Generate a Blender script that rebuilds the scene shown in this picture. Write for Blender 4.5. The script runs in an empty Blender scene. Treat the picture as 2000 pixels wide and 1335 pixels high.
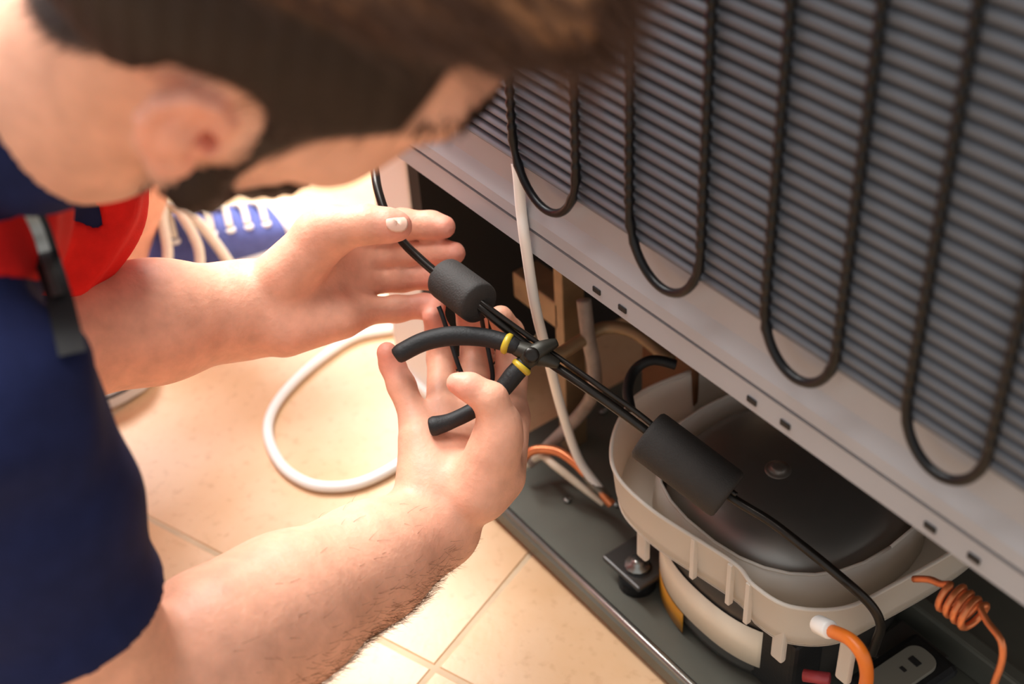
import bpy, bmesh, math, random
import numpy as np
from mathutils import Vector, Matrix
random.seed(3); RNG = np.random.default_rng(5)
SC = bpy.context.scene

# ------------------------------------------------------------------ camera
FOC, CX, CY = 2584.0, 1000.0, 667.5
RW = np.array([[0.59540761, 0.47707771, -0.64644152],      # rows: world x, y, z in camera axes (right, down, forward)
               [0.80174713, -0.40477311, 0.43972749],
               [-0.05187796, -0.78009973, -0.62350068]])
CAM = np.array([0.742, -0.478, 0.919])
def ray(px, py): return RW @ np.array([(px-CX)/FOC, (py-CY)/FOC, 1.0])
def at(px, py, d): return CAM + ray(px, py)*d               # the point d metres into the room along a line of sight
def on(px, py, ax, v):                                      # the point of the plane x|y|z = v along a line of sight
    r = ray(px, py); return CAM + r*((v-CAM[ax])/r[ax])
cam = bpy.data.cameras.new('camera'); cam_o = bpy.data.objects.new('camera', cam); SC.collection.objects.link(cam_o)
cam.sensor_width = 36.0; cam.lens = FOC/2000*36.0; cam.clip_start = 0.05
m = Matrix.Identity(4)
for i in range(3):
    m[i][0] = RW[i][0]; m[i][1] = -RW[i][1]; m[i][2] = -RW[i][2]; m[i][3] = CAM[i]
cam_o.matrix_world = m; SC.camera = cam_o
cam.dof.use_dof = True; cam.dof.focus_distance = 0.98; cam.dof.aperture_fstop = 4.2

# ------------------------------------------------------------------ light
SC.view_settings.view_transform = 'Standard'; SC.view_settings.look = 'None'
SC.view_settings.gamma = 1.0; SC.view_settings.use_curve_mapping = False
SC.view_settings.exposure = 0.0
SC.cycles.use_denoising = True
world = bpy.data.worlds.new('world'); SC.world = world; world.use_nodes = True
bg = world.node_tree.nodes['Background']; bg.inputs[0].default_value = (1.0, 0.99, 0.985, 1); bg.inputs[1].default_value = 0.76
def area(name, loc, target, size, power, col):
    l = bpy.data.lights.new(name, 'AREA'); l.shape = 'RECTANGLE'; l.size, l.size_y = size; l.energy = power; l.color = col
    o = bpy.data.objects.new(name, l); SC.collection.objects.link(o); o.location = loc
    o.rotation_euler = (Vector(target)-Vector(loc)).to_track_quat('-Z', 'Y').to_euler(); return o
area('window_light', (-1.75, 0.25, 2.35), (-0.15, -0.05, 0.1), (1.4, 1.4), 215, (1.0, 0.985, 0.96))
area('overhead_fill', (-0.25, -0.25, 2.7), (-0.05, -0.15, 0.2), (1.1, 1.1), 48, (1.0, 0.985, 0.97))  # added fill from overhead, stands in for ceiling bounce and lifts the left forearm

# ------------------------------------------------------------------ helpers
def lin(r, g, b):
    f = lambda c: c/12.92 if c <= 0.04045 else ((c+0.055)/1.055)**2.4
    return (f(r/255), f(g/255), f(b/255))
def mat(name, col, rough=0.5, metal=0.0, noise=0.0, nscale=20.0, bump=0.0, bscale=200.0, spec=0.5, col2=None, detail=4.0, **kw):
    M = bpy.data.materials.new(name); M.use_nodes = True; nt = M.node_tree; b = nt.nodes['Principled BSDF']
    b.inputs['Roughness'].default_value = rough; b.inputs['Metallic'].default_value = metal
    b.inputs['Specular IOR Level'].default_value = spec
    tc = nt.nodes.new('ShaderNodeTexCoord')
    n = nt.nodes.new('ShaderNodeTexNoise'); n.inputs['Scale'].default_value = nscale; n.inputs['Detail'].default_value = detail
    nt.links.new(tc.outputs['Object'], n.inputs['Vector'])
    r = nt.nodes.new('ShaderNodeValToRGB')
    c2 = col2 if col2 else tuple(max(0, c*(1-noise)) for c in col)
    r.color_ramp.elements[0].color = (*c2, 1); r.color_ramp.elements[1].color = (*(tuple(min(1, c*(1+noise*0.5)) for c in col)), 1)
    r.color_ramp.elements[0].position = 0.3; r.color_ramp.elements[1].position = 0.7
    nt.links.new(n.outputs['Fac'], r.inputs['Fac']); nt.links.new(r.outputs['Color'], b.inputs['Base Color'])
    if bump:
        n2 = nt.nodes.new('ShaderNodeTexNoise'); n2.inputs['Scale'].default_value = bscale
        nt.links.new(tc.outputs['Object'], n2.inputs['Vector'])
        bp = nt.nodes.new('ShaderNodeBump'); bp.inputs['Strength'].default_value = bump; bp.inputs['Distance'].default_value = 0.002
        nt.links.new(n2.outputs['Fac'], bp.inputs['Height']); nt.links.new(bp.outputs['Normal'], b.inputs['Normal'])
    for k, v in kw.items(): b.inputs[k].default_value = v
    return M
def link(o, parent=None):
    SC.collection.objects.link(o)
    if parent is not None:
        o.parent = parent; o.matrix_parent_inverse = parent.matrix_basis.inverted()
    return o
def tag(o, label=None, cat=None, group=None, kind=None):
    if label: o['label'] = label
    if cat: o['category'] = cat
    if group: o['group'] = group
    if kind: o['kind'] = kind
    return o
def empty(name, loc, label, cat, group=None):
    o = bpy.data.objects.new(name, None); SC.collection.objects.link(o); o.location = loc; o.empty_display_size = 0.02
    return tag(o, label, cat, group)
def meshobj(name, verts, faces, material, parent=None, smooth=True):
    me = bpy.data.meshes.new(name); me.from_pydata([tuple(map(float, v)) for v in verts], [], [tuple(map(int, f)) for f in faces])
    me.materials.append(material)
    if smooth: me.polygons.foreach_set('use_smooth', [True]*len(me.polygons))
    me.update(); return link(bpy.data.objects.new(name, me), parent)
def bmobj(name, bm, material, parent=None, smooth=False, bevel=0.0, seg=2):
    bmesh.ops.recalc_face_normals(bm, faces=bm.faces[:])
    me = bpy.data.meshes.new(name); bm.to_mesh(me); bm.free(); me.materials.append(material)
    if smooth: me.polygons.foreach_set('use_smooth', [True]*len(me.polygons))
    o = link(bpy.data.objects.new(name, me), parent)
    if bevel:
        b = o.modifiers.new('bevel', 'BEVEL'); b.width = bevel; b.segments = seg; b.limit_method = 'ANGLE'
    return o
def box(bm, lo, hi, M=None):
    r = bmesh.ops.create_cube(bm, size=1.0)['verts']
    for v in r:
        v.co = Vector([(lo[i]+hi[i])/2 + v.co[i]*(hi[i]-lo[i]) for i in range(3)])
        if M is not None: v.co = M @ v.co
    return r
def boxobj(name, lo, hi, material, parent=None, bevel=0.002, M=None):
    bm = bmesh.new(); box(bm, lo, hi, M); return bmobj(name, bm, material, parent, False, bevel)
def spline(pts, n=12, closed=False):                        # Catmull-Rom through the points; any width
    P = np.array(pts, float); out = []
    N = len(P)
    for i in range(N if closed else N-1):
        p0 = P[(i-1) % N] if closed else P[max(i-1, 0)]; p1 = P[i]; p2 = P[(i+1) % N]
        p3 = P[(i+2) % N] if closed else P[min(i+2, N-1)]
        for t in np.linspace(0, 1, n, endpoint=False):
            out.append(0.5*((2*p1)+(-p0+p2)*t+(2*p0-5*p1+4*p2-p3)*t*t+(-p0+3*p1-3*p2+p3)*t**3))
    if not closed: out.append(P[-1])
    return np.array(out)
def tube_geo(path, rad, sides=12, cap=True):
    path = np.array(path, float); n = len(path); rad = np.broadcast_to(np.array(rad, float), (n,))
    T = np.gradient(path, axis=0); T /= np.linalg.norm(T, axis=1)[:, None]+1e-12
    a = np.array([0, 0, 1.0]) if abs(T[0][2]) < 0.9 else np.array([1.0, 0, 0])
    u = np.cross(T[0], a); u /= np.linalg.norm(u); V = []
    for i in range(n):
        u = u - T[i]*(u@T[i]); u /= np.linalg.norm(u)+1e-12; w = np.cross(T[i], u)
        for k in range(sides):
            an = 2*math.pi*k/sides; V.append(path[i]+rad[i]*(math.cos(an)*u+math.sin(an)*w))
    F = []
    for i in range(n-1):
        for k in range(sides):
            k2 = (k+1) % sides; F.append((i*sides+k, i*sides+k2, (i+1)*sides+k2, (i+1)*sides+k))
    if cap:
        F.append(tuple(range(sides-1, -1, -1))); F.append(tuple((n-1)*sides+k for k in range(sides)))
    return V, F
def tube(name, path, rad, material, parent=None, sides=12):
    V, F = tube_geo(path, rad, sides); return meshobj(name, V, F, material, parent)
def lathe_geo(prof, a, b, sides=32):                         # prof: (t, r) along the axis a -> b
    a = np.array(a, float); b = np.array(b, float); ax = b-a; L = np.linalg.norm(ax); ax /= L
    h = np.array([0, 0, 1.0]) if abs(ax[2]) < 0.9 else np.array([1.0, 0, 0])
    u = np.cross(ax, h); u /= np.linalg.norm(u); w = np.cross(ax, u); V = []; F = []
    for (t, r) in prof:
        for k in range(sides):
            an = 2*math.pi*k/sides; V.append(a+ax*t+r*(math.cos(an)*u+math.sin(an)*w))
    n = len(prof)
    for i in range(n-1):
        for k in range(sides):
            k2 = (k+1) % sides; F.append((i*sides+k, i*sides+k2, (i+1)*sides+k2, (i+1)*sides+k))
    F.append(tuple(range(sides-1, -1, -1))); F.append(tuple((n-1)*sides+k for k in range(sides)))
    return V, F
def lathe(name, prof, a, b, material, parent=None, sides=32, smooth=True):
    V, F = lathe_geo(prof, a, b, sides); return meshobj(name, V, F, material, parent, smooth)

# ------------------------------------------------------------------ materials
M_panel = mat('grey painted sheet', lin(168, 170, 175), 0.5, 0.0, 0.05, 14, 0.05, 60)
M_wire = mat('grey painted wire', lin(94, 97, 104), 0.5, 0.0, 0.05, 40)
M_coil = mat('black lacquered tube', lin(16, 16, 18), 0.35, 0.0, 0.1, 60, 0, 1, 0.3)
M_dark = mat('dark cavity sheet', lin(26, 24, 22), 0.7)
M_black = mat('black rubber', lin(15, 16, 17), 0.6, 0.0, 0.1, 60, 0.15, 500)
M_foam = mat('dark grey rubber sleeve', lin(46, 42, 39), 0.75, 0.0, 0.12, 90, 0.25, 700)
M_pipe = mat('blackened steel pipe', lin(46, 42, 38), 0.3, 0.6, 0.2, 80)
M_steel = mat('bare steel', lin(150, 150, 145), 0.3, 0.9, 0.1, 60)
M_galv = mat('galvanised base plate', lin(104, 104, 94), 0.45, 0.3, 0.2, 12)
M_white = mat('white enamel', lin(240, 236, 230), 0.35, 0, 0.02, 10)
M_cord = mat('white plastic cord', lin(245, 242, 236), 0.35)
M_cream = mat('cream insulated wire', lin(214, 200, 176), 0.45, 0, 0.08, 60)
M_copper = mat('copper', lin(226, 134, 84), 0.3, 0.5, 0.15, 120)
M_orange = mat('orange cable', lin(232, 120, 34), 0.4, 0, 0.05, 60)
M_brown = mat('brown fibreboard', lin(104, 66, 36), 0.75, 0, 0.2, 10)
M_tan = mat('tan metal bracket', lin(150, 124, 92), 0.45, 0.3, 0.25, 40)
M_label = mat('cream paper label', lin(240, 228, 206), 0.6, 0, 0.03, 60)
M_amber = mat('amber sticker', lin(196, 132, 30), 0.5)
M_yellow = mat('yellow plastic', lin(206, 176, 50), 0.4)
M_casing = mat('black enamel casing', lin(52, 49, 46), 0.34, 0, 0.15, 20, 0, 1, 0.9)
M_navy = mat('navy cotton', lin(30, 36, 74), 0.85, 0, 0.15, 30, 0.5, 900, 0.2)
M_red = mat('red cotton', lin(214, 28, 26), 0.8, 0, 0.1, 30, 0.4, 900, 0.2)
M_blue = mat('blue canvas', lin(92, 102, 164), 0.85, 0, 0.12, 120, 0.4, 1500, 0.2)
M_rubber = mat('white rubber', lin(240, 238, 232), 0.5)
M_lace = mat('cream cotton lace', lin(238, 228, 208), 0.8, 0, 0.08, 200)
M_hair = mat('dark brown hair', lin(60, 42, 30), 0.5, 0, 0.35, 60, 0, 1, 0.4)
M_nail = mat('fingernail', lin(240, 196, 174), 0.4)

def plastic_milky():
    M = mat('milky plastic', lin(238, 232, 222), 0.35, 0, 0.03, 20); nt = M.node_tree
    b = nt.nodes['Principled BSDF']; out = nt.nodes['Material Output']
    tr = nt.nodes.new('ShaderNodeBsdfTranslucent'); tr.inputs[0].default_value = (*lin(240, 232, 220), 1)
    tp = nt.nodes.new('ShaderNodeBsdfTransparent')
    m1 = nt.nodes.new('ShaderNodeMixShader'); m1.inputs[0].default_value = 0.35
    m2 = nt.nodes.new('ShaderNodeMixShader'); m2.inputs[0].default_value = 0.16
    nt.links.new(b.outputs[0], m1.inputs[1]); nt.links.new(tr.outputs[0], m1.inputs[2])
    nt.links.new(m1.outputs[0], m2.inputs[1]); nt.links.new(tp.outputs[0], m2.inputs[2])
    nt.links.new(m2.outputs[0], out.inputs[0]); return M
M_milky = plastic_milky()

def tile_mat():
    M = mat('beige ceramic', lin(230, 195, 158), 0.38, 0, 0.0, 7, 0.08, 160, 0.5, lin(210, 166, 118)); nt = M.node_tree
    b = nt.nodes['Principled BSDF']; ramp = [n for n in nt.nodes if n.type == 'VALTORGB'][0]
    tc = [n for n in nt.nodes if n.type == 'TEX_COORD'][0]
    sp = nt.nodes.new('ShaderNodeTexNoise'); sp.inputs['Scale'].default_value = 95; sp.inputs['Detail'].default_value = 3
    nt.links.new(tc.outputs['Object'], sp.inputs['Vector'])
    r2 = nt.nodes.new('ShaderNodeValToRGB'); r2.color_ramp.elements[0].position = 0.56; r2.color_ramp.elements[1].position = 0.74
    r2.color_ramp.elements[0].color = (0, 0, 0, 1); r2.color_ramp.elements[1].color = (0.3, 0.3, 0.3, 1)
    nt.links.new(sp.outputs['Fac'], r2.inputs['Fac'])
    mx = nt.nodes.new('ShaderNodeMix'); mx.data_type = 'RGBA'
    mx.inputs['B'].default_value = (*lin(168, 118, 78), 1)
    nt.links.new(r2.outputs['Color'], mx.inputs['Factor']); nt.links.new(ramp.outputs['Color'], mx.inputs['A'])
    nt.links.new(mx.outputs['Result'], b.inputs['Base Color']); return M
M_tile = tile_mat()
M_grout = mat('grey beige grout', lin(206, 182, 150), 0.9, 0, 0.1, 40)

def attr_mat(name, rough, bump, bscale, sss=0.0, spec=0.4, streak=None):
    M = bpy.data.materials.new(name); M.use_nodes = True; nt = M.node_tree; b = nt.nodes['Principled BSDF']
    a = nt.nodes.new('ShaderNodeAttribute'); a.attribute_name = 'col'
    tc = nt.nodes.new('ShaderNodeTexCoord'); n = nt.nodes.new('ShaderNodeTexNoise'); n.inputs['Scale'].default_value = 70; n.inputs['Detail'].default_value = 5
    nt.links.new(tc.outputs['Object'], n.inputs['Vector'])
    mr = nt.nodes.new('ShaderNodeMapRange'); mr.inputs['From Min'].default_value = 0.3; mr.inputs['From Max'].default_value = 0.7
    mr.inputs['To Min'].default_value = 0.88; mr.inputs['To Max'].default_value = 1.08
    nt.links.new(n.outputs['Fac'], mr.inputs['Value'])
    mx = nt.nodes.new('ShaderNodeVectorMath'); mx.operation = 'SCALE'
    nt.links.new(a.outputs['Color'], mx.inputs[0]); nt.links.new(mr.outputs['Result'], mx.inputs['Scale'])
    nt.links.new(mx.outputs['Vector'], b.inputs['Base Color'])
    b.inputs['Roughness'].default_value = rough; b.inputs['Specular IOR Level'].default_value = spec
    if sss:
        b.inputs['Subsurface Weight'].default_value = sss; b.inputs['Subsurface Radius'].default_value = (1.0, 0.35, 0.2)
        b.inputs['Subsurface Scale'].default_value = 0.006
    n2 = nt.nodes.new('ShaderNodeTexNoise'); n2.inputs['Scale'].default_value = bscale; n2.inputs['Detail'].default_value = 3
    nt.links.new(tc.outputs['Object'], n2.inputs['Vector'])
    bp = nt.nodes.new('ShaderNodeBump'); bp.inputs['Strength'].default_value = bump; bp.inputs['Distance'].default_value = 0.002
    nt.links.new(n2.outputs['Fac'], bp.inputs['Height']); nt.links.new(bp.outputs['Normal'], b.inputs['Normal'])
    return M
M_skin = attr_mat('skin', 0.5, 0.22, 260, 0.25, 0.35)
M_cloth = attr_mat('work jacket cloth', 0.85, 0.35, 900, 0.0, 0.15)

# ------------------------------------------------------------------ floor
T_ANG = math.radians(20); TX = np.array([math.cos(T_ANG), math.sin(T_ANG)]); TY = np.array([-math.sin(T_ANG), math.cos(T_ANG)])
TS = 0.493; T0, N0 = 0.048, -0.173
floor = boxobj('floor', (-2.4, -2.4, -0.05), (2.4, 2.4, -0.0012), M_grout, None, 0); tag(floor, kind='structure')
tile_me = None
for i in range(-4, 4):
    for j in range(-4, 4):
        o2 = TX*(T0+(i+0.5)*TS)+TY*(N0+(j+0.5)*TS)
        if np.hypot(*o2) > 1.75: continue
        if tile_me is None:
            bm = bmesh.new(); h = TS/2-0.0022; box(bm, (-h, -h, -0.009), (h, h, 0.0))
            bmesh.ops.bevel(bm, geom=[e for e in bm.edges if all(v.co.z > -0.001 for v in e.verts)], offset=0.0015, segments=1, affect='EDGES')
            t = bmobj('tile', bm, M_tile, floor); tile_me = t.data
        else:
            t = link(bpy.data.objects.new('tile', tile_me), floor)
        t.location = (o2[0], o2[1], 0); t.rotation_euler = (0, 0, T_ANG+(i*3+j) % 4*math.pi/2)

# ------------------------------------------------------------------ refrigerator
XL, XR = -0.255, 0.66
fr = empty('refrigerator', (0.2, 0.3, 0), 'tall refrigerator seen from behind, grey back panel with black condenser coil', 'refrigerator')
def prism_x(name, prof, x0, x1, material, parent, smooth=False):     # profile of (y, z) swept along x
    n = len(prof); V = [(x0, y, z) for y, z in prof]+[(x1, y, z) for y, z in prof]
    F = [(i, (i+1) % n, n+(i+1) % n, n+i) for i in range(n)]+[tuple(range(n-1, -1, -1)), tuple(range(n, 2*n))]
    bm = bmesh.new(); vs = [bm.verts.new(v) for v in V]
    for f in F: bm.faces.new([vs[k] for k in f])
    return bmobj(name, bm, material, parent, smooth)
Z0 = 0.35
PXL = -0.11
back = prism_x('back_panel', [(0.02, Z0+0.024), (-0.001, Z0+0.024), (-0.0045, Z0+0.026), (-0.0045, Z0+0.036), (0.0, Z0+0.050), (0.0, 1.5), (0.02, 1.5)], PXL, XR, M_panel, fr)
flange = prism_x('bottom_flange', [(0.03, Z0), (0.0, Z0), (-0.003, Z0+0.002), (-0.003, Z0+0.0215), (0.03, Z0+0.0215)], PXL, XR, M_panel, fr)
for hx in (0.155, 0.183, 0.309, 0.338, 0.45, 0.48):                  # dark punched slots in the flange
    bm = bmesh.new(); box(bm, (hx-0.0042, -0.0042, Z0+0.008), (hx+0.0042, -0.0028, Z0+0.0125)); bmobj('slot', bm, M_dark, flange, False, 0.0006)
cab = boxobj('cabinet', (XL+0.012, 0.022, Z0+0.004), (XR, 0.62, 1.5), M_white, fr, 0.004)
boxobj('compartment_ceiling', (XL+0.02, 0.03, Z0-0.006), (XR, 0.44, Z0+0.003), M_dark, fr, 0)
boxobj('compartment_back', (-0.05, 0.42, 0.02), (XR, 0.44, Z0), M_brown, fr, 0)
boxobj('inner_board', (0.03, 0.15, 0.03), (0.10, 0.156, Z0-0.01), M_brown, fr, 0.001)
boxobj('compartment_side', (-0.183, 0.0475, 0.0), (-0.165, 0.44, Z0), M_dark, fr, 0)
pl = on(800, 715, 2, 0.0); pr_ = on(850, 795, 2, 0.0)
side = boxobj('side_panel', (-0.255, 0.046, 0.0), (-0.184, 0.62, 1.5), M_white, fr, 0.003)
boxobj('side_panel_foot', (-0.258, 0.040, 0.0), (-0.18, 0.06, 0.012), M_white, fr, 0.002)
# base plate with rolled front lip
base = prism_x('base_plate', [(-0.004, 0.004), (-0.006, 0.008), (-0.006, 0.020), (-0.003, 0.0235), (0.001, 0.0235), (0.004, 0.020), (0.006, 0.012), (0.44, 0.012), (0.44, 0.004)], -0.07, XR, M_galv, fr)
tube('front_lip', [(-0.07, 0.0, 0.0215), (XR, 0.0, 0.0215)], 0.0042, M_steel, base, 12)
boxobj('base_rib', (0.30, 0.185, 0.012), (XR, 0.20, 0.045), M_galv, base, 0.003)
# condenser coil: one serpentine black tube in front of the sheet, grey wires behind it
cond = empty('condenser', (0.26, -0.015, 0.7), None, None); cond.parent = fr; cond.matrix_parent_inverse = fr.matrix_basis.inverted()
TXS = [0.077, 0.148, 0.202, 0.268, 0.323, 0.378, 0.428, 0.480, 0.535, 0.59]
YT = -0.014; ZB = [0, 0, 0.402, 0, 0.400, 0, 0.397, 0, 0.393, 0, 0.39]
path = [(TXS[0], YT, 1.32)]
def line_pts(a, b, n): return [tuple(np.array(a)+(np.array(b)-np.array(a))*t) for t in np.linspace(0, 1, n)]
path = []
ZTOP = 1.3
for k in range(0, len(TXS)-1, 2):
    xa, xb = TXS[k], TXS[k+1]; r = (xb-xa)/2; zb = 0.412
    z1 = zb+r*1.35
    path += line_pts((xa, YT, ZTOP), (xa, YT, z1), 400)
    for an in np.linspace(0, math.pi, 24)[1:-1]:
        path.append((xa+r-r*math.cos(an), YT, z1-1.35*r*math.sin(an)))
    path += line_pts((xb, YT, z1), (xb, YT, ZTOP), 400)
    if k+2 < len(TXS):
        xc = TXS[k+2]; r2 = (xc-xb)/2
        for an in np.linspace(0, math.pi, 16)[1:-1]:
            path.append((xb+r2-r2*math.cos(an), YT, ZTOP+r2*math.sin(an)))
path = np.array(path); PITCH = 0.0092; ZW0 = 0.435
rad = np.where((path[:, 2] > ZW0-0.004) & (path[:, 2] < ZTOP), 0.0031+0.0006*np.cos((path[:, 2]-ZW0)/PITCH*2*math.pi), 0.0031)
tube('coil_tube', path, rad, M_coil, cond, 10)
V, F = tube_geo([(PXL+0.02, 0, 0), (XR-0.01, 0, 0)], 0.0038, 10)
w0 = meshobj('wire', V, F, M_wire, cond); w0.location = (0, -0.0075, ZW0)
for k in range(1, 94):
    w = link(bpy.data.objects.new('wire', w0.data), cond); w.location = (0, -0.0075, ZW0+k*PITCH)
# things bolted in the compartment on the left
boxobj('bracket', (-0.035, 0.10, 0.012), (-0.022, 0.125, 0.24), M_tan, fr, 0.001)
tube('cross_pipe', spline([at(1040, 660, 1.16), at(1085, 690, 1.16), at(1130, 668, 1.17), at(1180, 640, 1.18), at(1240, 650, 1.17), at(1310, 705, 1.15)], 8), 0.006, M_tan, fr)
tube('upright_pipe', spline([at(1140, 585, 1.16), at(1148, 650, 1.17), at(1160, 715, 1.19), at(1160, 760, 1.2), at(1140, 800, 1.24), at(1075, 868, 1.27), at(1030, 905, 1.27)], 8), 0.0065, mat('greyish hose', lin(150, 134, 122), 0.5, 0, 0.3, 60), fr)
boxobj('fan_plate', (-0.10, 0.10, 0.16), (-0.03, 0.13, 0.19), M_tan, fr, 0.002)
tube('black_hose', spline([at(1232, 800, 1.10), at(1226, 760, 1.11), at(1240, 722, 1.12), at(1275, 703, 1.12), at(1320, 712, 1.12)], 10), 0.0045, M_black, fr)

for sx_, sy_ in ((1178, 803), (1108, 977), (1205, 985)):
    q_ = on(sx_, sy_, 2, 0.013); lathe('screw', [(0, .004), (.002, .004), (.003, .0025)], q_, q_+np.array([0, 0, .004]), M_steel, base, 12)
# ------------------------------------------------------------------ compressor
comp = empty('compressor', (0.235, 0.125, 0.012), 'black hermetic compressor with paper label bolted to the base plate under the milky tray', 'compressor')
CC = np.array([0.237, 0.128]); CRX, CRY = 0.098, 0.094
def ell_loft(name, rings, cx, cy, material, parent, sides=48, p=2.4):   # rings: (z, rx, ry)
    V = []; F = []
    for (z, rx, ry) in rings:
        for k in range(sides):
            a = 2*math.pi*k/sides; c, s = math.cos(a), math.sin(a)
            V.append((cx+rx*math.copysign(abs(c)**(2/p), c), cy+ry*math.copysign(abs(s)**(2/p), s), z))
    n = len(rings)
    for i in range(n-1):
        for k in range(sides):
            k2 = (k+1) % sides; F.append((i*sides+k, i*sides+k2, (i+1)*sides+k2, (i+1)*sides+k))
    F.append(tuple(range(sides-1, -1, -1))); F.append(tuple((n-1)*sides+k for k in range(sides)))
    return meshobj(name, V, F, material, parent)
ell_loft('casing', [(0.0125, CRX*0.86, CRY*0.86), (0.018, CRX*0.95, CRY*0.95), (0.03, CRX*0.99, CRY*0.99), (0.085, CRX, CRY), (0.118, CRX*0.99, CRY*0.99), (0.12, CRX*1.03, CRY*1.03), (0.126, CRX*1.03, CRY*1.03)], *CC, M_casing, comp)
dome = ell_loft('dome', [(0.124, CRX*0.98, CRY*0.98), (0.14, CRX*0.97, CRY*0.97), (0.152, CRX*0.9, CRY*0.9), (0.162, CRX*0.75, CRY*0.75), (0.168, CRX*0.52, CRY*0.52), (0.170, CRX*0.25, CRY*0.25), (0.1705, 0.004, 0.004)], *CC, mat('dark satin metal dome', lin(150, 147, 142), 0.4, 0.85, 0.1, 15), comp)
sp = on(1520, 920, 2, 0.168)
lathe('stud', [(0, 0.0125), (0.0015, 0.0125), (0.003, 0.009), (0.0035, 0.0065), (0.005, 0.0065), (0.006, 0.004)], sp, sp+np.array([0, 0, 0.01]), mat('dull steel stud', lin(120, 112, 104), 0.4, 0.5), comp, 24)
def patch(name, a0, a1, z0, z1, material, parent, off=1.012, tilt=0.0):
    V = []; F = []; n = 20
    for layer in (0, 1):
        for j, z in enumerate((z0, z1)):
            for i in range(n+1):
                a = math.radians(a0+(a1-a0)*i/n); c, s = math.cos(a), math.sin(a); o = off+0.006*layer
                V.append((CC[0]+CRX*o*math.copysign(abs(c)**(2/2.4), c), CC[1]+CRY*o*math.copysign(abs(s)**(2/2.4), s), z+tilt*i/n))
    q = lambda l, j, i: l*2*(n+1)+j*(n+1)+i
    for i in range(n):
        F += [(q(1, 0, i), q(1, 0, i+1), q(1, 1, i+1), q(1, 1, i)), (q(0, 0, i), q(0, 1, i), q(0, 1, i+1), q(0, 0, i+1)),
              (q(0, 1, i), q(1, 1, i), q(1, 1, i+1), q(0, 1, i+1)), (q(0, 0, i), q(0, 0, i+1), q(1, 0, i+1), q(1, 0, i))]
    F += [(q(0, 0, 0), q(1, 0, 0), q(1, 1, 0), q(0, 1, 0)), (q(0, 0, n), q(0, 1, n), q(1, 1, n), q(1, 0, n))]
    return meshobj(name, V, F, material, parent)
patch('paper_label', 226, 304, 0.046, 0.090, M_label, comp, 1.012, -0.008)
patch('amber_sticker', 222, 262, 0.016, 0.040, M_amber, comp, 1.008)
for (fx, fy) in ((0.150, 0.042), (0.362, 0.145)):
    f_ = boxobj('mounting_foot', (fx-0.03, fy-0.016, 0.028), (fx+0.02, fy+0.03, 0.034), M_casing, comp, 0.002)
    lathe('grommet', [(0, 0.017), (0.014, 0.0165), (0.018, 0.013), (0.022, 0.0125)], (fx, fy, 0.0125), (fx, fy, 0.03), M_black, f_, 20)
    lathe('bolt', [(0, 0.0115), (0.002, 0.0115), (0.0022, 0.006), (0.006, 0.006)], (fx, fy, 0.036), (fx, fy, 0.05), M_steel, f_, 12)
EA0 = on(1715, 1345, 2, 0.045); EA1 = on(1806, 1283, 2, 0.045); EM = Matrix.Translation(Vector((EA0+EA1)/2)) @ Matrix.Rotation(math.atan2(*(EA1-EA0)[[1, 0]]), 4, 'Z'); EH = float(np.linalg.norm(EA1-EA0))/2+0.004
bm = bmesh.new(); box(bm, (-EH, -0.014, 0.0), (EH, 0.014, 0.004))
bmesh.ops.bevel(bm, geom=[e for e in bm.edges if abs(e.verts[0].co.z-e.verts[1].co.z) > 0.003], offset=0.011, segments=6, profile=0.5, affect='EDGES'); bm.transform(EM)
ear = bmobj('mounting_ear', bm, mat('grey green plate', lin(140, 136, 124), 0.4, 0.3), comp, False, 0.0008)
for hx_, hw_ in ((EH-0.016, 0.005), (EH-0.029, 0.0028)): boxobj('slot', (hx_-hw_*0.6, -hw_, 0.0036), (hx_+hw_*0.6, hw_, 0.0046), M_dark, ear, 0.001, EM)
boxobj('rubber_pad', (-EH-0.012, -0.024, -0.012), (EH+0.012, 0.024, -0.0002), M_black, ear, 0.006, EM)
eb = boxobj('terminal_box', (0.285, 0.045, 0.02), (0.33, 0.08, 0.095), M_black, comp, 0.004)
lathe('red_terminal', [(0, 0.005), (0.02, 0.005)], at(1570, 1318, 1.02), at(1620, 1325, 1.01), mat('red plastic', lin(170, 60, 66), 0.4), comp, 12)

# ------------------------------------------------------------------ drip tray
dt = empty('drip_tray', (0.235, 0.1, 0.1), 'milky translucent plastic drip tray clipped around the compressor top', 'tray')
def offset_loop(pts, d):
    P = np.array(pts); n = len(P); out = []
    for i in range(n):
        t = P[(i+1) % n]-P[i-1]; t /= np.linalg.norm(t)+1e-9; out.append(P[i]+np.array([t[1], -t[0]])*d)
    return np.array(out)
ctrl = [(0.094, 0.150), (0.088, 0.100), (0.100, 0.066), (0.125, 0.034), (0.155, 0.016), (0.20, 0.013), (0.25, 0.020), (0.283, 0.024),
        (0.305, 0.020), (0.335, 0.026), (0.360, 0.055), (0.368, 0.10), (0.374, 0.16), (0.372, 0.205), (0.35, 0.228), (0.24, 0.236), (0.13, 0.228), (0.102, 0.20)]
loop = spline(ctrl, 6, True)
ictrl = []
for k in range(30):
    a = 2*math.pi*k/30; c, s = math.cos(a), math.sin(a)
    ictrl.append((CC[0]+(CRX*1.05)*math.copysign(abs(c)**(2/2.4), c), CC[1]+(CRY*1.05)*math.copysign(abs(s)**(2/2.4), s)))
iloop = np.array(ictrl)
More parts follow.
